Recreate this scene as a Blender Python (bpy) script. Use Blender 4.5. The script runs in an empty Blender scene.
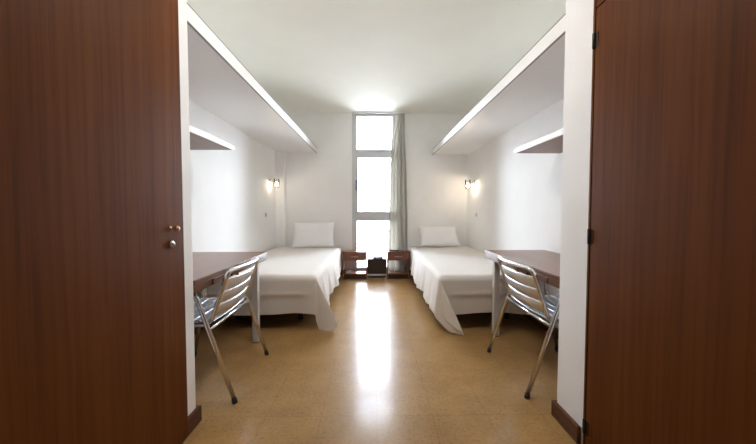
import bpy, bmesh, math, random
from mathutils import Vector, Matrix
random.seed(7)
scn = bpy.context.scene
COL = scn.collection
PI = math.pi

# ------------------------------------------------------------------ helpers
def BM(): return bmesh.new()

def box(bm, x0, y0, z0, x1, y1, z1, bev=0.0, seg=2):
    t = bmesh.new()
    bmesh.ops.create_cube(t, size=1.0)
    bmesh.ops.scale(t, vec=(abs(x1-x0), abs(y1-y0), abs(z1-z0)), verts=t.verts)
    bmesh.ops.translate(t, vec=((x0+x1)/2, (y0+y1)/2, (z0+z1)/2), verts=t.verts)
    if bev > 0:
        bmesh.ops.bevel(t, geom=t.edges[:], offset=bev, segments=seg, profile=0.5, affect='EDGES')
    merge(bm, t)
    return bm

def merge(bm, t):
    me = bpy.data.meshes.new('tmp'); t.to_mesh(me); t.free(); bm.from_mesh(me); bpy.data.meshes.remove(me)

def fillet(pts, r, n=6):
    """round the inner corners of a polyline"""
    P = [Vector(p) for p in pts]; out = [P[0]]
    for i in range(1, len(P)-1):
        a, b, c = P[i-1], P[i], P[i+1]
        d1, d2 = (a-b), (c-b); l1, l2 = d1.length, d2.length
        k = min(r, l1*0.45, l2*0.45)
        p0 = b + d1.normalized()*k; p1 = b + d2.normalized()*k
        for j in range(n+1):
            t = j/n
            out.append(p0*(1-t)**2 + b*2*t*(1-t) + p1*t*t)
    out.append(P[-1]); return out

def tube(bm, pts, r, seg=10, cap=True):
    P = [Vector(p) for p in pts]; n = len(P)
    up = Vector((0.123, 0.217, 0.968)); rings = []
    prev = None
    for i in range(n):
        t = (P[min(i+1, n-1)] - P[max(i-1, 0)]).normalized()
        if prev is None:
            ref = up if abs(t.dot(up)) < 0.95 else Vector((1, 0, 0))
            u = t.cross(ref).normalized()
        else:
            u = (prev - t*prev.dot(t)).normalized()
        prev = u; v = t.cross(u)
        rings.append([bm.verts.new(P[i] + (u*math.cos(2*PI*k/seg) + v*math.sin(2*PI*k/seg))*r) for k in range(seg)])
    for a, b in zip(rings, rings[1:]):
        for k in range(seg):
            bm.faces.new((a[k], a[(k+1) % seg], b[(k+1) % seg], b[k])).smooth = True
    if cap:
        bm.faces.new(rings[0][::-1]); bm.faces.new(rings[-1])
    return bm

def lathe(bm, prof, c=(0, 0, 0), axis='z', seg=20, cap=True):
    """profile of (radius, height) about an axis through c"""
    c = Vector(c); rings = []
    def at(r, h, a):
        x, y = r*math.cos(a), r*math.sin(a)
        return c + {'z': Vector((x, y, h)), 'x': Vector((h, x, y)), 'y': Vector((x, h, y))}[axis]
    for r, h in prof:
        rings.append([bm.verts.new(at(max(r, 1e-4), h, 2*PI*k/seg)) for k in range(seg)])
    for a, b in zip(rings, rings[1:]):
        for k in range(seg):
            bm.faces.new((a[k], a[(k+1) % seg], b[(k+1) % seg], b[k])).smooth = True
    if cap:
        bm.faces.new(rings[0][::-1]); bm.faces.new(rings[-1])
    return bm

def grid(bm, nu, nv, fn, smooth=True):
    V = [[bm.verts.new(fn(i/nu, j/nv)) for j in range(nv+1)] for i in range(nu+1)]
    for i in range(nu):
        for j in range(nv):
            f = bm.faces.new((V[i][j], V[i+1][j], V[i+1][j+1], V[i][j+1])); f.smooth = smooth
    return V

def obj(name, bm, mat, parent=None, loc=None, thick=None):
    bmesh.ops.recalc_face_normals(bm, faces=bm.faces)
    me = bpy.data.meshes.new(name); bm.to_mesh(me); bm.free()
    me.materials.append(mat)
    o = bpy.data.objects.new(name, me); COL.objects.link(o)
    if loc: o.location = loc
    if parent: o.parent = parent
    if thick:
        m = o.modifiers.new('thickness', 'SOLIDIFY'); m.thickness = thick; m.offset = 0
    return o

def tag(o, label, cat, group=None):
    o['label'] = label; o['category'] = cat
    if group: o['group'] = group
    return o

def thing(name, label, cat, loc=(0, 0, 0), rz=0.0, group=None):
    o = bpy.data.objects.new(name, None); COL.objects.link(o)
    o.location = loc; o.rotation_euler = (0, 0, rz); o.empty_display_size = 0.1
    return tag(o, label, cat, group)

def struct(name, bm, mat, parent=None):
    o = obj(name, bm, mat, parent)
    if parent is None: o['kind'] = 'structure'
    return o

def copy_thing(root, loc, rz, label):
    r = root.copy(); COL.objects.link(r); r.location = loc; r.rotation_euler = (0, 0, rz); r['label'] = label
    for ch in list(root.children):
        c = ch.copy(); COL.objects.link(c); c.parent = r
        for g in list(ch.children):
            d = g.copy(); COL.objects.link(d); d.parent = c
    return r

# ---------------------------------------------------------------- materials
def new_mat(name):
    m = bpy.data.materials.new(name); m.use_nodes = True
    nt = m.node_tree; b = nt.nodes['Principled BSDF']
    return m, nt, b

def node(nt, typ, **kw):
    n = nt.nodes.new(typ)
    for k, v in kw.items(): setattr(n, k, v)
    return n

def coords(nt, scale=(1, 1, 1), rot=(0, 0, 0)):
    tc = node(nt, 'ShaderNodeTexCoord'); mp = node(nt, 'ShaderNodeMapping')
    mp.inputs['Scale'].default_value = scale; mp.inputs['Rotation'].default_value = rot
    nt.links.new(tc.outputs['Object'], mp.inputs['Vector']); return mp.outputs['Vector']

def noise(nt, vec, scale, detail=3, rough=0.5):
    n = node(nt, 'ShaderNodeTexNoise'); n.inputs['Scale'].default_value = scale
    n.inputs['Detail'].default_value = detail; n.inputs['Roughness'].default_value = rough
    nt.links.new(vec, n.inputs['Vector']); return n.outputs['Fac']

def ramp(nt, fac, stops):
    r = node(nt, 'ShaderNodeValToRGB'); e = r.color_ramp.elements
    while len(e) < len(stops): e.new(0.5)
    for k, (p, c) in zip(e, stops):
        k.position = p; k.color = (*c, 1)
    nt.links.new(fac, r.inputs['Fac']); return r.outputs['Color']

def mixc(nt, fac, a, b, mode='MIX'):
    m = node(nt, 'ShaderNodeMix', data_type='RGBA', blend_type=mode)
    if isinstance(fac, float): m.inputs['Factor'].default_value = fac
    else: nt.links.new(fac, m.inputs['Factor'])
    for s, v in ((m.inputs[6], a), (m.inputs[7], b)):
        if isinstance(v, tuple): s.default_value = (*v, 1)
        else: nt.links.new(v, s)
    return m.outputs[2]

def bump(nt, b, h, strength, dist=0.01):
    n = node(nt, 'ShaderNodeBump'); n.inputs['Strength'].default_value = strength; n.inputs['Distance'].default_value = dist
    nt.links.new(h, n.inputs['Height']); nt.links.new(n.outputs['Normal'], b.inputs['Normal'])

def plain(name, c, rough=0.5, metal=0.0, var=0.06, nscale=30, bmp=0.0):
    m, nt, b = new_mat(name)
    v = coords(nt); f = noise(nt, v, nscale)
    col = ramp(nt, f, [(0.3, tuple(x*(1-var) for x in c)), (0.7, tuple(min(1, x*(1+var)) for x in c))])
    nt.links.new(col, b.inputs['Base Color'])
    b.inputs['Roughness'].default_value = rough; b.inputs['Metallic'].default_value = metal
    if bmp: bump(nt, b, f, bmp, 0.003)
    return m

def wood(name, dark, mid, light, stretch, rough=0.3, fine=1.0, spec=0.5):
    """straight striped veneer; stretch = per-axis scale (small along the grain)"""
    m, nt, b = new_mat(name)
    v = coords(nt, stretch)
    broad = noise(nt, v, 5.0*fine, 4, 0.6); thin = noise(nt, v, 55.0*fine, 4, 0.65)
    c1 = ramp(nt, broad, [(0.25, dark), (0.5, mid), (0.75, light)])
    c2 = ramp(nt, thin, [(0.3, (0.62, 0.58, 0.55)), (0.55, (1, 1, 1)), (0.8, (1.0, 1.0, 1.0))])
    nt.links.new(mixc(nt, 0.75, c1, c2, 'MULTIPLY'), b.inputs['Base Color'])
    b.inputs['Roughness'].default_value = rough; b.inputs['Specular IOR Level'].default_value = spec
    bump(nt, b, thin, 0.06, 0.002)
    return m

M = {}
M['wall'] = plain('wall paint', (0.89, 0.89, 0.885), 0.7, var=0.012, nscale=6, bmp=0.02)
M['ceiling'] = plain('ceiling paint', (0.89, 0.88, 0.815), 0.8, var=0.012, nscale=4)
M['trim'] = plain('grey shadow line', (0.30, 0.29, 0.27), 0.5)  # dark tone for the shadow lines drawn along the long shelves
M['shelf_white'] = plain('white lacquer', (0.87, 0.87, 0.87), 0.35, var=0.01)
M['door_wood'] = wood('mahogany veneer', (0.096, 0.028, 0.0050), (0.126, 0.038, 0.0070), (0.165, 0.052, 0.0100), (1, 1, 0.025), 0.5, spec=0.07)
M['desk_wood'] = wood('desk veneer', (0.135, 0.052, 0.020), (0.175, 0.070, 0.027), (0.22, 0.092, 0.036), (1, 0.03, 1), 0.28)
M['shelf_wood'] = wood('small shelf veneer', (0.17, 0.09, 0.065), (0.21, 0.115, 0.085), (0.25, 0.14, 0.1), (1, 0.04, 1), 0.4)
M['stand_wood'] = wood('nightstand veneer', (0.13, 0.045, 0.022), (0.18, 0.065, 0.032), (0.23, 0.09, 0.045), (0.04, 1, 1), 0.3)
M['skirt'] = wood('baseboard wood', (0.10, 0.038, 0.018), (0.135, 0.052, 0.024), (0.17, 0.066, 0.03), (1, 0.05, 1), 0.45, spec=0.2)
M['dark_wood'] = wood('dark cabinet wood', (0.03, 0.015, 0.013), (0.04, 0.021, 0.018), (0.055, 0.028, 0.024), (0.04, 1, 1), 0.35)
M['chrome'] = plain('polished aluminium tube', (0.74, 0.74, 0.76), 0.24, 1.0, var=0.02)
M['alu'] = plain('brushed aluminium slat', (0.76, 0.78, 0.82), 0.36, 1.0, var=0.03)
M['brass'] = plain('brass knob', (0.72, 0.45, 0.24), 0.25, 1.0, var=0.02)
M['steel'] = plain('steel escutcheon', (0.72, 0.72, 0.74), 0.22, 1.0, var=0.02)
M['hinge'] = plain('dark hinge', (0.035, 0.018, 0.012), 0.4, 0.4)
M['black'] = plain('black rubber', (0.012, 0.011, 0.011), 0.5)
M['navy'] = plain('navy plastic', (0.012, 0.022, 0.06), 0.35)
M['maroon'] = plain('maroon cover', (0.06, 0.012, 0.012), 0.5)
M['leg_paint'] = plain('grey enamel legs', (0.62, 0.59, 0.56), 0.35, var=0.02)
M['frame'] = plain('window aluminium', (0.60, 0.61, 0.62), 0.4, 0.1, var=0.02)
M['handle'] = plain('window handle', (0.14, 0.15, 0.24), 0.4, 0.2)
M['plate'] = plain('switch plastic', (0.66, 0.65, 0.62), 0.4, var=0.01)
M['pale'] = plain('pale render', (0.80, 0.80, 0.78), 0.8)
M['ground'] = plain('pale ground', (0.70, 0.70, 0.66), 0.9, nscale=0.2)
M['opening'] = plain('building window', (0.016, 0.016, 0.024), 0.6)

def cloth(name, c, weave=600, rough=0.85):
    m, nt, b = new_mat(name)
    v = coords(nt); f = noise(nt, v, weave, 2); g = noise(nt, v, 9, 3)
    col = ramp(nt, g, [(0.3, tuple(x*0.97 for x in c)), (0.7, c)])
    nt.links.new(col, b.inputs['Base Color'])
    b.inputs['Roughness'].default_value = rough
    b.inputs['Sheen Weight'].default_value = 0.15
    mx = node(nt, 'ShaderNodeMath', operation='ADD'); nt.links.new(f, mx.inputs[0]); nt.links.new(g, mx.inputs[1])
    bump(nt, b, mx.outputs[0], 0.12, 0.004)
    return m
M['spread'] = cloth('bedspread cotton', (0.76, 0.715, 0.665))
M['pillow'] = cloth('pillow cotton', (0.86, 0.86, 0.87))
M['mattress'] = cloth('mattress ticking', (0.62, 0.60, 0.56))
M['curtain'] = cloth('curtain linen', (0.70, 0.69, 0.66))
# curtain lets some daylight through
nt = M['curtain'].node_tree; b = nt.nodes['Principled BSDF']; out = nt.nodes['Material Output']
tr = node(nt, 'ShaderNodeBsdfTranslucent'); tr.inputs['Color'].default_value = (0.55, 0.53, 0.48, 1)
ms = node(nt, 'ShaderNodeMixShader'); ms.inputs[0].default_value = 0.36
nt.links.new(b.outputs[0], ms.inputs[1]); nt.links.new(tr.outputs[0], ms.inputs[2]); nt.links.new(ms.outputs[0], out.inputs['Surface'])

# thin clear glass: mostly transmits, a little mirror
def thin_glass(name, k, tint=(1, 1, 1)):
    m, nt, b = new_mat(name); nt.nodes.remove(b)
    t = node(nt, 'ShaderNodeBsdfTransparent'); t.inputs['Color'].default_value = (*tint, 1)
    g = node(nt, 'ShaderNodeBsdfGlossy'); g.inputs['Roughness'].default_value = 0.02
    fr = node(nt, 'ShaderNodeFresnel'); fr.inputs['IOR'].default_value = k
    x = node(nt, 'ShaderNodeMixShader'); nt.links.new(fr.outputs[0], x.inputs[0])
    nt.links.new(t.outputs[0], x.inputs[1]); nt.links.new(g.outputs[0], x.inputs[2])
    nt.links.new(x.outputs[0], nt.nodes['Material Output'].inputs['Surface'])
    return m
M['glass'] = thin_glass('window glass', 1.3)
M['cup'] = thin_glass('lamp glass', 1.25, (0.98, 0.98, 0.98))

def emit(name, c, s):
    m, nt, b = new_mat(name)
    b.inputs['Base Color'].default_value = (*c, 1)
    b.inputs['Emission Color'].default_value = (*c, 1); b.inputs['Emission Strength'].default_value = s
    return m
M['bulb'] = emit('warm bulb', (1.0, 0.80, 0.56), 110.0)
M['bulb_dim'] = emit('warm bulb dim', (1.0, 0.82, 0.6), 45.0)

M['opal_dim'] = emit('opal lamp glass dim', (1.0, 0.86, 0.70), 3.0)
M['opal'] = emit('opal lamp glass', (1.0, 0.96, 0.90), 34.0)  # glow of the added fill lamp over the desks

# varnished cork tiles
def cork():
    m, nt, b = new_mat('varnished cork tiles')
    v = coords(nt)
    f1 = noise(nt, v, 5.0, 6, 0.7); f2 = noise(nt, v, 60, 4, 0.7); f3 = noise(nt, v, 190, 2, 0.6)
    base = ramp(nt, f1, [(0.3, (0.315, 0.178, 0.064)), (0.7, (0.43, 0.255, 0.098))])
    grain = ramp(nt, f2, [(0.28, (0.62, 0.57, 0.5)), (0.5, (1, 1, 1)), (0.8, (1.12, 1.1, 1.06))])
    speck = ramp(nt, f3, [(0.27, (0.42, 0.36, 0.3)), (0.36, (1, 1, 1)), (1, (1, 1, 1))])
    c = mixc(nt, 0.8, base, grain, 'MULTIPLY'); c = mixc(nt, 0.7, c, speck, 'MULTIPLY')
    br = node(nt, 'ShaderNodeTexBrick'); br.offset = 0.0; br.squash = 1.0
    mp = node(nt, 'ShaderNodeMapping'); tc = node(nt, 'ShaderNodeTexCoord')
    mp.inputs['Location'].default_value = (-0.02, -0.015, 0)
    nt.links.new(tc.outputs['Object'], mp.inputs['Vector']); nt.links.new(mp.outputs['Vector'], br.inputs['Vector'])
    br.inputs['Color1'].default_value = (0.94, 0.94, 0.94, 1); br.inputs['Color2'].default_value = (1.05, 1.05, 1.05, 1)
    br.inputs['Mortar'].default_value = (0.60, 0.54, 0.48, 1)
    br.inputs['Scale'].default_value = 1.0; br.inputs['Mortar Size'].default_value = 0.0022
    br.inputs['Mortar Smooth'].default_value = 0.6
    br.inputs['Brick Width'].default_value = 0.29; br.inputs['Row Height'].default_value = 0.80
    c = mixc(nt, 0.6, c, br.outputs['Color'], 'MULTIPLY')
    nt.links.new(c, b.inputs['Base Color'])
    rg = ramp(nt, f2, [(0.2, (0.26, 0.26, 0.26)), (0.8, (0.33, 0.33, 0.33))])
    nt.links.new(rg, b.inputs['Roughness'])
    b.inputs['IOR'].default_value = 1.45; b.inputs['Coat Weight'].default_value = .23; b.inputs['Coat Roughness'].default_value = .12; b.inputs['Specular IOR Level'].default_value = .20
    # broad unevenness of the tiles under the varnish
    f4 = noise(nt, v, 7.0, 2, 0.5)
    hs = node(nt, 'ShaderNodeMath', operation='MULTIPLY_ADD'); hs.inputs[1].default_value = 4.0
    nt.links.new(f4, hs.inputs[0]); nt.links.new(f2, hs.inputs[2])
    bump(nt, b, hs.outputs[0], 0.045, 0.003)
    nt.links.new(b.inputs['Normal'].links[0].from_socket, b.inputs['Coat Normal'])
    return m
M['cork'] = cork()

# ----------------------------------------------------------------- the room
XW, YB, ZC = 1.56, 5.20, 2.66          # half width, back wall, ceiling
PL, PR = -0.90, 0.96                   # the passage between the wardrobes
YL, YR = 1.58, 1.595                   # where the passage opens into the room
YF = -1.7
struct('floor', box(BM(), -XW-.2, YF-.2, -.12, XW+.2, YB+.3, 0), M['cork'])
struct('ceiling', box(BM(), -XW-.2, YF-.2, ZC, XW+.2, YB+.3, ZC+.12), M['ceiling'])
struct('wall_left', box(BM(), -XW-.15, YF-.15, 0, -XW, YB+.25, ZC), M['wall'])
struct('wall_right', box(BM(), XW, YF-.15, 0, XW+.15, YB+.25, ZC), M['wall'])
struct('wall_front', box(BM(), -XW, YF-.15, 0, XW, YF, ZC), M['wall'])
WX0, WX1, WZ0, WZ1 = -0.345, 0.48, 0.05, 2.655
bm = BM()
box(bm, -XW, YB, 0, WX0, YB+.078, ZC); box(bm, WX1, YB, 0, XW, YB+.078, ZC)
box(bm, WX0, YB, 0, WX1, YB+.078, WZ0)
struct('wall_back', bm, M['wall'])
struct('wall_passage_left', box(BM(), -XW, 1.475, 0, PL, YL, ZC, 0.004), M['wall'])
struct('wall_passage_right', box(BM(), PR, 1.372, 0, XW, YR, ZC, 0.004), M['wall'])
struct('trim_1', box(BM(), -XW, 5.07, 0, -1.415, YB, ZC, 0.003), M['wall'])      # boxed-in pipe column in the corner

def skirt(name, pts, side):
    """baseboard boxes given as list of (x0,y0,x1,y1)"""
    bm = BM()
    for p in pts: box(bm, p[0], p[1], 0, p[2], p[3], 0.080, 0.004)
    return struct(name, bm, M['skirt'])
skirt('baseboard_passage_left', [(PL, 1.40, PL+.020, YL+.016), (-XW, YL, PL, YL+.016)], 0)
skirt('baseboard_passage_right', [(PR-.020, 1.40, PR, YR+.016), (PR, YR, XW, YR+.016)], 0)
skirt('baseboard_left', [(-XW, YL+.03, -XW+.018, 5.06)], 0)
skirt('baseboard_right', [(XW-.018, YR+.03, XW, 5.18)], 0)
skirt('baseboard_back', [(-1.41, YB-.018, WX0-.01, YB), (WX1+.01, YB-.018, XW-.02, YB)], 0)

# ------------------------------------------------------------------- window
yf0, yf1 = YB+.014, YB+.070
win = bpy.data.objects.new('window_1', None); COL.objects.link(win); win['kind'] = 'structure'; win.location = (0, 0, 0)
bm = BM()
fw = 0.056
box(bm, WX0, yf0, WZ0, WX0+fw, yf1, WZ1, .004); box(bm, WX1-fw, yf0, WZ0, WX1, yf1, WZ1, .004)
box(bm, WX0+fw, yf0, WZ1-.025, WX1-fw, yf1, WZ1, .004); box(bm, WX0+fw, yf0, WZ0, WX1-fw, yf1, WZ0+.05, .004)
box(bm, WX0+fw, yf0, 1.975, WX1-fw, yf1, 2.050, .004)
box(bm, WX0+fw, yf0, 0.925, WX1-fw, yf1, 1.015, .004)
obj('window_frame', bm, M['frame'], win)
def sash(name, z0, z1, w, extra=None):
    bm = BM(); x0, x1 = WX0+fw, WX1-fw; y0, y1 = yf0-.012, yf0+.035
    box(bm, x0, y0, z0, x0+w, y1, z1, .003); box(bm, x1-w, y0, z0, x1, y1, z1, .003)
    box(bm, x0+w, y0, z0, x1-w, y1, z0+w, .003); box(bm, x0+w, y0, z1-w, x1-w, y1, z1, .003)
    s = obj(name, bm, M['frame'], win)
    obj('pane', box(BM(), x0+w, yf0+.010, z0+w, x1-w, yf0+.014, z1-w), M['glass'], s)
    return s
sash('fixed_light', 2.050, 2.63, 0.022)
s = sash('casement', 1.015, 1.975, 0.042)
sash('fixed_light', WZ0+.05, 0.925, 0.026)
bm = BM()
hx = WX0+fw+.016
box(bm, hx-.013, yf0-.024, 1.43, hx+.013, yf0-.010, 1.57, .004)
tube(bm, fillet([(hx, yf0-.02, 1.53), (hx, yf0-.055, 1.53), (hx, yf0-.055, 1.40)], .02), .010)
h = obj('window_handle', bm, M['handle'], win)

# ------------------------------------------------- outside: ground, building
gr = struct('ground', box(BM(), -150, YB+6, -9.2, 150, 320, -9.0), M['ground'])
bd = thing('building', 'pale overexposed building seen through the lowest window pane', 'building', (0, 46, -9))
obj('facade', box(BM(), -16, 0, 0, 13, 9, 8.2), M['pale'], bd)
for x, z, w, hh in ((-1.75, 6.1, .75, 1.0), (1.2, 6.9, 1.1, .3), (2.6, 6.5, .35, .6), (-2.2, 4.6, .5, .35), (-.6, 4.5, .5, .4)):
    bm = BM(); box(bm, x, -.06, z, x+w, .05, z+hh, .02); box(bm, x-.05, -.12, z-.07, x+w+.05, .02, z, .01)
    obj('window', bm, M['opening'], bd)
obj('ledge', box(BM(), .3, -.25, 5.7, 3.2, .0, 5.78), M['opening'], bd)

# ---------------------------------------------------------------- wardrobes
def rounded_slab(x0, y0, z0, x1, y1, z1, b=.003): return box(BM(), x0, y0, z0, x1, y1, z1, b)
wl = thing('wardrobe', 'dark mahogany built-in wardrobe on the left with a round knob and keyhole', 'wardrobe', (-0.9, 0.4, 0))
L = Vector((-0.9, 0.4, 0))
def loc_bm(bm, off):
    bmesh.ops.translate(bm, vec=-off, verts=bm.verts); return bm
obj('carcass', loc_bm(rounded_slab(-XW, -1.5, 0, -0.906, 1.473, ZC-.005), L), M['door_wood'], wl)
dl = obj('door', loc_bm(rounded_slab(-0.904, 0.30, 0.012, -0.878, 1.473, 2.30), L), M['door_wood'], wl)
d2 = obj('door', loc_bm(rounded_slab(-0.904, -0.90, 0.012, -0.878, 0.296, 2.30), L), M['door_wood'], wl)
obj('upper_door', loc_bm(rounded_slab(-0.904, -0.90, 2.305, -0.878, 1.473, 2.64), L), M['door_wood'], wl)
kb = BM(); lathe(kb, [(.012, 0), (.012, .003), (.005, .006), (.005, .016), (.009, .019), (.0125, .025), (.0125, .031), (.009, .037), (.002, .039)], (-.878, 1.378, 1.000), 'x')
k = obj('knob', loc_bm(kb, L), M['brass'], dl)
kb = BM(); lathe(kb, [(.016, 0), (.016, .004), (.013, .008), (.0115, .008), (.0115, .012), (.001, .013)], (-.878, 1.380, .932), 'x')
k = obj('lock', loc_bm(kb, L), M['steel'], dl)
kb = BM(); box(kb, -.866, 1.378, .922, -.8645, 1.382, .936, .0005)
obj('keyhole', loc_bm(kb, L), M['black'], dl)

wr = thing('wardrobe', 'reddish brown wooden built-in wardrobe on the right with dark hinges', 'wardrobe', (0.97, 0.4, 0))
R_ = Vector((0.97, 0.4, 0))
obj('carcass', loc_bm(rounded_slab(0.972, -1.5, 0, XW, 1.370, ZC-.005), R_), M['door_wood'], wr)
obj('frame', loc_bm(rounded_slab(0.946, 1.358, 0, 0.971, 1.371, ZC-.005, .002), R_), M['door_wood'], wr)
dr = obj('door', loc_bm(rounded_slab(0.946, 0.16, 0.012, 0.971, 1.353, 1.930), R_), M['door_wood'], wr)
obj('door', loc_bm(rounded_slab(0.946, -1.0, 0.012, 0.971, 0.156, 1.930), R_), M['door_wood'], wr)
obj('upper_door', loc_bm(rounded_slab(0.946, -1.0, 1.937, 0.971, 1.353, 2.64), R_), M['door_wood'], wr)
for z in (1.80, .965, .115):
    hb = BM(); lathe(hb, [(.006, -.034), (.008, -.030), (.008, .030), (.006, .034)], (.943, 1.3555, z), 'z', 12)
    box(hb, .9435, 1.335, z-.03, .947, 1.355, z+.03, .001)
    obj('hinge', loc_bm(hb, R_), M['hinge'], dr)

# ------------------------------------------------------- long white shelves
def long_shelf(sx, xe, y0, z0, label):
    x_wall = sx*XW; t = thing('long_shelf', label, 'shelf', (x_wall, (y0+YB)/2, z0), 0, 'long white shelves')
    o = Vector((x_wall, (y0+YB)/2, z0)); th = 0.085
    xb = xe - sx*(-.02)
    y1 = 5.065 if sx < 0 else YB-.002
    obj('board', loc_bm(box(BM(), x_wall, y0, z0+.006, xb, y1, z0+th-.006, .002), o), M['shelf_white'], t)
    if sx < 0: obj('board', loc_bm(box(BM(), -1.41, 5.06, z0+.006, xb, YB-.002, z0+th-.006), o), M['shelf_white'], t)
    obj('front_edge', loc_bm(box(BM(), xb, y0, z0, xe, YB-.002, z0+th, .006, 3), o), M['shelf_white'], t)
    for z in (z0-.003, z0+th-.001):
        obj('shadow_line', loc_bm(box(BM(), xe+sx*.012, y0, z, xe-sx*.0015, YB-.002, z+.004, .001), o), M['trim'], t)  # thin grey strips stand in for the shadow lines at the front edge
    return t
long_shelf(-1, -0.912, YL+.002, 2.010, 'long thick white shelf high on the left wall above the left bed')
long_shelf(1, 0.972, YR+.002, 1.984, 'long thick white shelf high on the right wall above the right bed')

# ------------------------------------------- small book shelves over desks
def book_shelf(sx, depth, y1, z0, label):
    xw = sx*XW; xe = sx*(XW-depth); o = Vector((xw, 2.1, z0))
    t = thing('wall_shelf', label, 'shelf', o, 0, 'short shelves above the desks')
    obj('board', loc_bm(box(BM(), xw, 1.72, z0, xe+sx*.012, y1, z0+.030, .002), o), M['shelf_wood'], t)
    obj('front_edge', loc_bm(box(BM(), xe+sx*.012, 1.72, z0-.002, xe, y1, z0+.036, .002), o), M['shelf_white'], t)
book_shelf(-1, 0.42, 2.63, 1.573, 'short brown shelf with a pale front edge on the left wall above the left desk')
book_shelf(1, 0.38, 2.63, 1.553, 'short brown shelf with a pale front edge on the right wall above the right desk')

# -------------------------------------------------------------------- desks
def desk(sx, xe, y0, y1, label):
    xw = sx*(XW-.02); HD = .722; o = Vector((xw, (y0+y1)/2, 0))
    t = thing('desk', label, 'desk', o, 0, 'desks along the side walls')
    obj('desktop', loc_bm(box(BM(), xw, y0, .695, xe, y1, HD, .003), o), M['desk_wood'], t)
    ap = BM(); i = .004
    box(ap, xe+sx*i, y0+i, .654, xe+sx*(i+.022), y1-i, .6948, .002)
    box(ap, xe+sx*(i+.022), y1-i-.022, .654, xw, y1-i, .6948, .002); box(ap, xe+sx*(i+.022), y0+i, .654, xw, y0+i+.022, .6948, .002)
    obj('apron', loc_bm(ap, o), M['desk_wood'], t)
    ym = 1.98
    dr = obj('drawer', loc_bm(box(BM(), xe-sx*.004, ym-.2, .658, xe+sx*.006, ym+.2, .692, .002), o), M['desk_wood'], t)
    kb = BM(); lathe(kb, [(.004, 0), (.004, .008), (.009, .011), (.009, .016), (.003, .019)] if sx < 0 else [(.004, 0), (.004, -.008), (.009, -.011), (.009, -.016), (.003, -.019)], (xe-sx*.004, ym, .675), 'x', 12)
    obj('knob', loc_bm(kb, o), M['hinge'], dr)
    for x, y in ((xe+sx*.050, y1-.145), (xe+sx*.150, y0+.05)):
        if True:
            l = obj('leg', loc_bm(box(BM(), x-.024, y-.024, .006, x+.024, y+.024, .6945, .004), o), M['leg_paint'], t)
            obj('foot', loc_bm(box(BM(), x-.022, y-.022, 0, x+.022, y+.022, .0062, .001), o), M['black'], l)
desk(-1, -0.905, 1.600, 2.700, 'brown desk with a pale square leg against the left wall')
desk(1, 1.002, 1.615, 2.800, 'brown desk with a pale square leg against the right wall')

# ------------------------------------------------------------------- chairs
def make_chair(loc, rz, label):
    t = thing('armchair', label, 'chair', loc, rz, 'aluminium slat chairs at the desks')
    r = .0125
    hw = .295
    for s in (-1, 1):
        y = s*hw
        pts = fillet([(-.263, y, .012), (-.050, y, .640), (.140, y, .640), (.262, y, .012)], .07, 8)
        lf = obj('leg_frame', tube(BM(), pts, r, 12), M['chrome'], t)
        for x0, d in ((-.263, .28), (.262, -.22)):
            ft = BM(); tube(ft, [(x0-d*.004, y, .0), (x0+d*.02, y, .026)], .0148, 12); 
            bmesh.ops.translate(ft, vec=(0, 0, .0), verts=ft.verts)
            obj('foot', ft, M['black'], lf)
    # back frame: one bent tube, up one side, over the top and down the other, then on under the seat
    b = .252; xt, zt = -.222, .737; xb, zb = -.115, .437
    pts = [(.235, -b+.01, .432), (xb, -b, zb-.008), (xt, -b, zt), (xt, b, zt), (xb, b, zb-.008), (.235, b-.01, .432)]
    pp = fillet(pts, .05, 8)
    # bow the top rail backwards a little
    def bow(p):
        k = max(0.0, 1-(p.y/b)**2); f = max(0.0, (p.z-.55)/.19)
        return Vector((p.x - .028*k*min(1, f), p.y, p.z))
    dense = []
    for p, q in zip(pp, pp[1:]):
        n = max(1, int((q-p).length/.03))
        dense += [p.lerp(q, i/n) for i in range(n)]
    dense.append(pp[-1])
    obj('back_frame', tube(BM(), [bow(p) for p in dense], .0125, 12), M['chrome'], t)
    # three arched aluminium slats
    for k in range(3):
        z1 = .690 - k*.0745; z0 = z1 - .0725
        def f(u, v, z0=z0, z1=z1):
            y = -b + 2*b*u; z = z0 + (z1-z0)*v
            x = xt + (zt-z)*(xb-xt)/(zt-zb)
            kk = 1-(y/b)**2
            arch = .007*math.sin(PI*v)
            lip = -.006 if v < .01 else 0
            return Vector((x - .034*kk - arch + .006 - lip*0, y, z - .004*kk))
        bm = BM(); grid(bm, 24, 8, f)
        sl = obj('back_slat', bm, M['alu'], t, thick=.0022)
    # seat slats
    for k in range(6):
        x0 = -.125 + k*.062
        def f(u, v, x0=x0):
            y = -.243 + .486*u; x = x0 + .058*v
            kk = 1-(y/.243)**2
            return Vector((x, y, .446 - .012*kk*(1 if x < .2 else .5) + .005*math.sin(PI*v)))
        bm = BM(); grid(bm, 20, 6, f)
        obj('seat_slat', bm, M['alu'], t, thick=.002)
    # cross bars
    obj('stretcher', tube(BM(), [(-.1265, -hw, .412), (-.1265, hw, .412)], .0105, 10), M['chrome'], t)
    obj('stretcher', tube(BM(), [(.1845, -hw, .404), (.1845, hw, .404)], .0105, 10), M['chrome'], t)
    obj('seat_support', tube(BM(), [(.02, -hw*.84, .424), (.02, hw*.84, .424)], .008, 8), M['chrome'], t)
    return t
ch = make_chair((1.146, 2.052, 0), 0, 'silver aluminium slatted armchair pushed under the right desk')
copy_thing(ch, (-1.046, 2.022, 0), PI + math.radians(2.0), 'silver aluminium slatted armchair pushed under the left desk')

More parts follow.
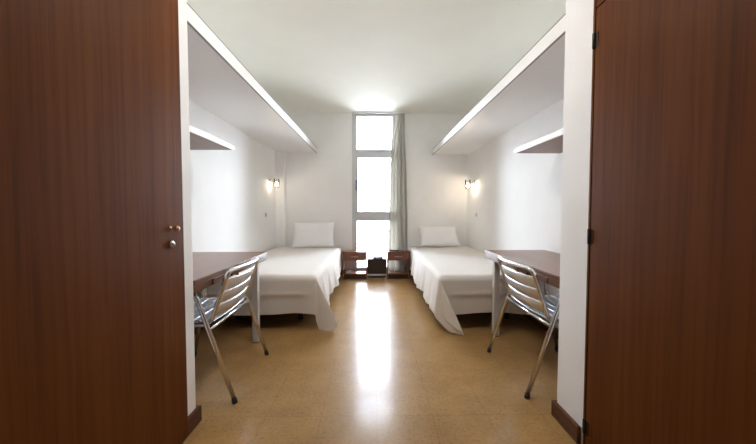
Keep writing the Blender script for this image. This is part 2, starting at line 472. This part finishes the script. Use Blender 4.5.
# --------------------------------------------------------------------- beds
ZT = 0.49
def bed(sx, xa, y0, y1, label):
    """xa = aisle edge of the mattress"""
    xw = sx*(XW-.035); w = abs(xw-xa); o = Vector(((xw+xa)/2, (y0+y1)/2, 0))
    t = thing('bed', label, 'bed', o, 0, 'single beds along the side walls')
    i = .03
    obj('base', loc_bm(box(BM(), min(xw, xa)+i, y0+i, .20, max(xw, xa)-i, y1-.01, .30, .006), o), M['dark_wood'], t)
    obj('mattress', loc_bm(box(BM(), min(xw, xa)+.012, y0+.012, .301, max(xw, xa)-.012, y1-.005, ZT-.008, .03, 3), o), M['mattress'], t)
    for x in (min(xw, xa)+.2, max(xw, xa)-.2):
        for y in (y0+.30, y1-.2):
            obj('leg', loc_bm(box(BM(), x-.025, y-.025, 0, x+.025, y+.025, .2, .004), o), M['dark_wood'], t)

def smooth(x, a, b):
    t = min(1, max(0, (x-a)/(b-a))); return t*t*(3-2*t)

def spread(sx, xa, y0, y1, drop, fin, sp, pw, label, seed):
    """a flat cloth laid over the mattress: it hangs over the aisle side and the foot and falls into a fin at the corner"""
    rnd = random.Random(seed)
    xw = sx*(XW-.03); W = abs(xw-xa); Lg = y1-y0
    ai = -sx                                       # direction of the aisle
    n1, n2 = 64, 110
    ph = [rnd.uniform(0, 6.28) for _ in range(8)]
    def lin(n_flat, flat, n_d):
        return [flat*i/n_flat for i in range(n_flat+1)] + [flat + drop*(j+1)/n_d for j in range(n_d)]
    A = lin(26, W, 18); B = lin(70, Lg, 18)
    def pos(a, b_):
        da, db = a-W, b_-Lg
        wob = .003*math.sin(5*a+ph[0])*math.sin(3.1*b_+ph[1]) + .002*math.sin(13*a+2*b_+ph[2])
        if da <= 0 and db <= 0:
            e = .012*(1-smooth(-da, 0, .035)) + .012*(1-smooth(-db, 0, .035))
            return Vector((xw + ai*a, y1 - b_, ZT + wob - min(e, .018)))
        if da > 0 and db <= 0:                     # aisle side
            t = da/drop
            near = smooth(-db, 0, .25)
            hd_ = smooth(b_, .25, .75)
            w = math.sin(15*b_+ph[3]) * .55 + math.sin(27*b_+ph[4]+1.2*math.sin(4*b_)) * .35 + math.sin(7*b_+ph[5])*.4
            off = .008 + hd_*(.048*t + near*(t**1.3)*.026*w) + (1-hd_)*.006*t*(1+w)
            return Vector((xa + ai*off, y1-b_, ZT-.014 - da*.985 + near*.012*t*math.sin(9*b_+ph[6])))
        if db > 0 and da <= 0:                     # foot
            t = db/drop
            near = smooth(-da, 0, .2)
            w = math.sin(11*a+ph[6])*.6 + math.sin(23*a+ph[7])*.3
            ridge = .006*math.exp(-((t-.46)/.04)**2) 
            off = .012 + .012*t - .012*near*smooth(t, .45, .6) + ridge*near + near*t*t*.012*w
            return Vector((xw + ai*a, y0-off, ZT-.014 - db*.985 + near*.012*t*math.sin(6*a+ph[2]) - .04*t*math.exp(-(da/.06)**2)*0))
        r = math.hypot(da, db); th = math.atan2(db, da); t = r/drop
        s = th/(PI/2)
        k = s/sp if s < sp else ((1-s)/(1-sp))**pw      # fin profile, sharpest where the cloth doubles back
        r *= 1 + .27*math.sin(PI*s)**.8*(.4+.6*t); t = r/drop
        ex = ai*(.010+.048*t)*(1-smooth(s, 0, .55)); ey = -(.012+.012*t)*smooth(s, .45, 1)
        fx, fy = fin
        lx = ex + fx*k*t*.72; ly = ey + fy*k*t*.72 - .016*t*math.sin(PI*k)*(s > sp)
        hd = math.hypot(fx, fy)*k*t*.72
        dz = math.sqrt(max(.02*r*r, (r*.985)**2 - hd*hd))
        z = max(.012, ZT-.014-dz)
        return Vector((xa+lx, y0+ly, z))
    bm = BM()
    V = [[bm.verts.new(pos(a, b_)) for b_ in B] for a in A]
    for i in range(len(A)-1):
        for j in range(len(B)-1):
            bm.faces.new((V[i][j], V[i+1][j], V[i+1][j+1], V[i][j+1])).smooth = True
    o = Vector((xa, y0, 0))
    ob = obj('bedspread', loc_bm(bm, o), M['spread'], None, o)
    m = ob.modifiers.new('thickness', 'SOLIDIFY'); m.thickness = .004; m.offset = 1
    m = ob.modifiers.new('smooth', 'SUBSURF'); m.levels = 1; m.render_levels = 1
    return tag(ob, label, 'bedspread', 'white bedspreads')

def pillow(w, h, th, loc, rx, rz, label, seed, ry=0):
    rnd = random.Random(seed)
    bm = BM(); n = 26
    def side(sg):
        def f(u, v):
            x, y = 2*u-1, 2*v-1
            prof = max(0, (1-abs(x)**2.6))**.62 * max(0, (1-abs(y)**2.6))**.62
            pin = 1 - .055*(1-abs(x)**2)*abs(y)**2; pin2 = 1 - .07*(1-abs(y)**2)*abs(x)**2
            wr = .05*math.sin(6*x+2*y+seed)*math.sin(5*y+seed)
            return Vector((x*w/2*pin2, y*h/2*pin, sg*th/2*prof*(1+wr)))
        return f
    grid(bm, n, n, side(1)); grid(bm, n, n, side(-1))
    bmesh.ops.remove_doubles(bm, verts=bm.verts, dist=.0008)
    o = obj('pillow', bm, M['pillow'], None, loc)
    o.rotation_euler = (rx, ry, rz)
    o.modifiers.new('smooth', 'SUBSURF').render_levels = 1
    return tag(o, label, 'pillow', 'pillows at the bed heads')

bed(-1, -0.52, 2.82, 5.05, 'single bed under a white spread along the left wall')
bed(1, 0.61, 2.80, 5.16, 'single bed under a white spread along the right wall')
spread(-1, -0.515, 2.815, 5.052, .335, (.175, -.035), .26, 1.9, 'white cotton bedspread draped over the left bed', 3)
spread(1, 0.605, 2.795, 5.10, .335, (.155, -.15), .62, 1.0, 'white cotton bedspread draped over the right bed', 5)
pillow(.68, .44, .15, (-.925, 4.90, .70), math.radians(62), math.radians(-2), 'white pillow leaning upright on the left bed', 1, math.radians(-2))
pillow(.64, .42, .14, (1.045, 4.98, .665), math.radians(44), math.radians(1), 'white pillow tilted back on the right bed', 2)

# -------------------------------------------------------------- nightstands
def nightstand(x0, x1, y0, y1, label):
    o = Vector(((x0+x1)/2, (y0+y1)/2, 0))
    t = thing('nightstand', label, 'nightstand', o, 0, 'nightstands below the window')
    H = .430; th = .018
    obj('top', loc_bm(box(BM(), x0-.004, y0-.004, H-th, x1+.004, y1, H, .003), o), M['stand_wood'], t)
    for x in (x0, x1-th):
        obj('side_panel', loc_bm(box(BM(), x, y0, 0, x+th, y1, H-th-.0003, .002), o), M['stand_wood'], t)
    d = obj('drawer', loc_bm(box(BM(), x0+th+.003, y0-.002, .292, x1-th-.003, y1-.03, H-th-.005, .003), o), M['stand_wood'], t)
    hb = BM(); xm = (x0+x1)/2
    tube(hb, fillet([(xm-.06, y0-.002, .352), (xm-.06, y0-.022, .352), (xm+.06, y0-.022, .352), (xm+.06, y0-.002, .352)], .01, 4), .0045, 8)
    obj('handle', loc_bm(hb, o), M['steel'], d)
    obj('shelf', loc_bm(box(BM(), x0+th+.0003, y0+.004, .070, x1-th-.0003, y1-.01, .088, .002), o), M['stand_wood'], t)
    obj('plinth', loc_bm(box(BM(), x0+th+.0003, y0+.02, .002, x1-th-.0003, y0+.036, .0697, .001), o), M['dark_wood'], t)
nightstand(-.475, -.100, 4.885, 5.105, 'small brown nightstand with a drawer beside the left bed')
nightstand(.222, .575, 4.885, 5.105, 'small brown nightstand with a drawer beside the right bed')

# low dark box standing between the nightstands
t = thing('low_cabinet', 'low dark cabinet between the two nightstands below the window', 'cabinet', (.06, 5.06, 0))
o = Vector((.06, 5.06, 0))
obj('body', loc_bm(box(BM(), -.094, 4.985, .062, .216, 5.10, .302, .004), o), M['dark_wood'], t)
obj('base_rail', loc_bm(box(BM(), -.085, 4.992, .03, .205, 5.09, .0615, .002), o), M['frame'], t)
obj('plinth', loc_bm(box(BM(), -.075, 5.01, 0, .195, 5.08, .0295), o), M['black'], t)
# telephone on it
t = thing('telephone', 'dark blue desk telephone on the low cabinet between the nightstands', 'telephone', (.075, 5.045, .302), 0.15)
bm = BM()
def ph(u, v):
    x, y = -.085+.17*u, -.06+.12*v
    e = min(1, min(u, 1-u)*8)*min(1, min(v, 1-v)*8)
    return Vector((x, y, (.022 + .028*v)*e**.4))
grid(bm, 16, 12, ph); box(bm, -.085, -.06, 0, .085, .06, .004, .001)
obj('base', bm, M['navy'], t)
bm = BM(); tube(bm, fillet([(-.085, .01, .052), (-.07, .01, .082), (.07, .01, .082), (.085, .01, .052)], .03, 5), .013, 10)
lathe(bm, [(.018, .04), (.02, .048), (.02, .06), (.012, .066)], (-.078, .01, 0), 'z', 12); lathe(bm, [(.018, .04), (.02, .048), (.02, .06), (.012, .066)], (.078, .01, 0), 'z', 12)
obj('handset', bm, M['navy'], t)
# dark remote on the right nightstand
t = thing('remote_control', 'black remote control lying on the right nightstand', 'remote control', (.335, 4.98, .430), math.radians(78))
obj('body', box(BM(), -.02, -.075, 0, .02, .075, .018, .005), M['black'], t)
bm = BM()
for i in range(3):
    for j in range(4): lathe(bm, [(.0035, .0178), (.0035, .0195), (.002, .0202)], (-.011+.011*i, -.05+.02*j, 0), 'z', 8)
obj('buttons', bm, M['plate'], t)
# maroon book inside the left nightstand
t = thing('book', 'small maroon book on the lower shelf of the left nightstand', 'book', (-.395, 4.985, .088), 0.2)
bm = BM(); box(bm, -.05, -.07, 0, .05, .07, .003, .001); box(bm, -.05, -.07, .029, .05, .07, .032, .001); box(bm, -.05, -.07, .002, -.047, .07, .030, .001)
obj('cover', bm, M['maroon'], t)
obj('pages', box(BM(), -.0465, -.067, .0031, .047, .067, .0289), M['plate'], t)

# ------------------------------------------------------------------ curtain
t = thing('curtain', 'grey beige floor-length curtain gathered at the right side of the window', 'curtain', (.41, 5.12, 0))
o = Vector((.41, 5.12, 0))
def cf(u, v):
    z = .02 + (2.635-.02)*v
    s = smooth(v, 0, 1)
    xa = .240*(1-v) + .30*v - .012*math.sin(PI*v); xb = .588*(1-v**.7) + .530*v**.7
    pinch = 1-.10*math.exp(-((v-.9)/.12)**2)
    xm = (xa+xb)/2
    fold = math.sin(u*2*PI*4.5+.8*math.sin(3*v)) 
    fold2 = math.sin(u*2*PI*3.2+1.5+.9*v)
    x = xm + (xa + (xb-xa)*u - xm)*pinch + .012*math.cos(u*2*PI*4.5)*(.5+.5*v) + .006*math.sin(4*v+6*u)
    y = 5.152 + (.026*fold*(.5+.5*v) + .014*fold2*(1-v))*(.35+.65*smooth(v, .12, .25))
    return Vector((x, y, z))
bm = BM(); grid(bm, 150, 60, cf)
obj('fabric', loc_bm(bm, o), M['curtain'], t, thick=.0025)
bm = BM(); box(bm, -.34, 5.140, 2.638, .62, 5.165, 2.659, .002)
obj('rail', loc_bm(bm, o), M['shelf_white'], t)

# ------------------------------------------------------------------ sconces
def sconce(sx, y, z, bulb, label):
    xw = sx*XW; t = thing('wall_lamp', label, 'lamp', (xw, y, z), 0, 'wall lamps above the beds')
    a = -sx
    bm = BM(); lathe(bm, [(.030, 0), (.030, a*.012), (.022, a*.020), (.002, a*.021)], (0, 0, 0), 'x', 18)
    obj('wall_plate', bm, M['steel'], t)
    obj('arm', tube(BM(), fillet([(a*.018, 0, 0), (a*.105, 0, .0), (a*.105, 0, -.012)], .012, 4), .008, 10), M['steel'], t)
    bm = BM(); lathe(bm, [(.010, .010), (.024, .006), (.024, -.016), (.010, -.016)], (a*.105, 0, 0), 'z', 16)
    obj('socket', bm, M['plate'], t)
    bm = BM(); lathe(bm, [(.040, .035), (.040, -.070), (.034, -.088), (.020, -.096), (.002, -.098)], (a*.105, 0, 0), 'z', 22, cap=False)
    obj('glass_shade', bm, M['cup'], t, thick=.002)
    bm = BM(); lathe(bm, [(.010, -.0165), (.012, -.028), (.022, -.045), (.024, -.058), (.016, -.074), (.002, -.079)], (a*.105, 0, 0), 'z', 16)
    obj('bulb', bm, bulb, t)
sconce(-1, 4.80, 1.515, M['bulb_dim'], 'small glass cup wall lamp on the left wall above the left pillow')
sconce(1, 4.83, 1.505, M['bulb'], 'small lit glass cup wall lamp on the right wall above the right pillow')
for sx, y, lab in ((-1, 4.60, 'small white light switch below the left wall lamp'), (1, 4.72, 'small white light switch below the right wall lamp')):
    t = thing('light_switch', lab, 'switch', (sx*XW, y, 1.01), 0, 'switches below the wall lamps')
    obj('plate', box(BM(), 0, -.026, -.032, -sx*.008, .026, .032, .003), M['plate'], t)
    obj('rocker', box(BM(), -sx*.006, -.012, -.016, -sx*.013, .012, .016, .002), M['steel'], t)

# ---------------------------------------------- ceiling lamp of the entrance, added fill lamp over the desks
def ceiling_lamp(x, y, mat, label):
    t = thing('ceiling_lamp', label, 'lamp', (x, y, ZC), 0, 'round ceiling lamps')
    bm = BM(); lathe(bm, [(.05, 0), (.05, -.012), (.175, -.016), (.175, -.030), (.02, -.032)], (0, 0, 0), 'z', 28)
    obj('mount', bm, M['shelf_white'], t)
    bm = BM(); lathe(bm, [(.170, -.0322), (.190, -.045), (.188, -.075), (.160, -.105), (.10, -.125), (.04, -.132), (.002, -.133)], (0, 0, 0), 'z', 32)
    obj('diffuser', bm, mat, t)
ceiling_lamp(0.03, 0.9, M['opal_dim'], 'round opal ceiling lamp between the two wardrobes')
ceiling_lamp(-0.05, 1.8, M['opal'], 'unseen round fill lamp added on the ceiling between the two desks')  # unseen lamp, added to brighten the room beyond the passage

# ------------------------------------------------------ light, world, camera
w = bpy.data.worlds.new('World'); scn.world = w; w.use_nodes = True
nt = w.node_tree; bg = nt.nodes['Background']
bg.inputs['Color'].default_value = (0.78, 0.87, 1.0, 1); bg.inputs['Strength'].default_value = 28.0
ld = bpy.data.lights.new('window_portal', 'AREA'); ld.shape = 'RECTANGLE'; ld.size = WX1-WX0; ld.size_y = WZ1-WZ0
ld.cycles.is_portal = True
lo = bpy.data.objects.new('window_portal', ld); COL.objects.link(lo)
lo.location = ((WX0+WX1)/2, YB+.085, (WZ0+WZ1)/2); lo.rotation_euler = (-PI/2, 0, 0)

F = 315.0; VX, VY = 373.0, 210.0
yaw = math.atan((378-VX)/F); pit = math.atan((222-VY)/F)
cd = bpy.data.cameras.new('camera'); cd.sensor_width = 36; cd.lens = 36*F/756; cd.clip_start = .02; cd.clip_end = 1000
cam = bpy.data.objects.new('camera', cd); COL.objects.link(cam)
cam.location = (0, 0, 1.08); cam.rotation_euler = (PI/2 - pit, 0, -yaw)
scn.camera = cam

scn.view_settings.view_transform = 'Standard'; scn.view_settings.look = 'None'
scn.view_settings.gamma = 1.0; scn.view_settings.use_curve_mapping = False
scn.view_settings.exposure = 0.18
scn.cycles.use_denoising = True
scn.cycles.max_bounces = 14; scn.cycles.diffuse_bounces = 10; scn.cycles.glossy_bounces = 6; scn.cycles.transparent_max_bounces = 16
scn.cycles.caustics_reflective = False; scn.cycles.caustics_refractive = False
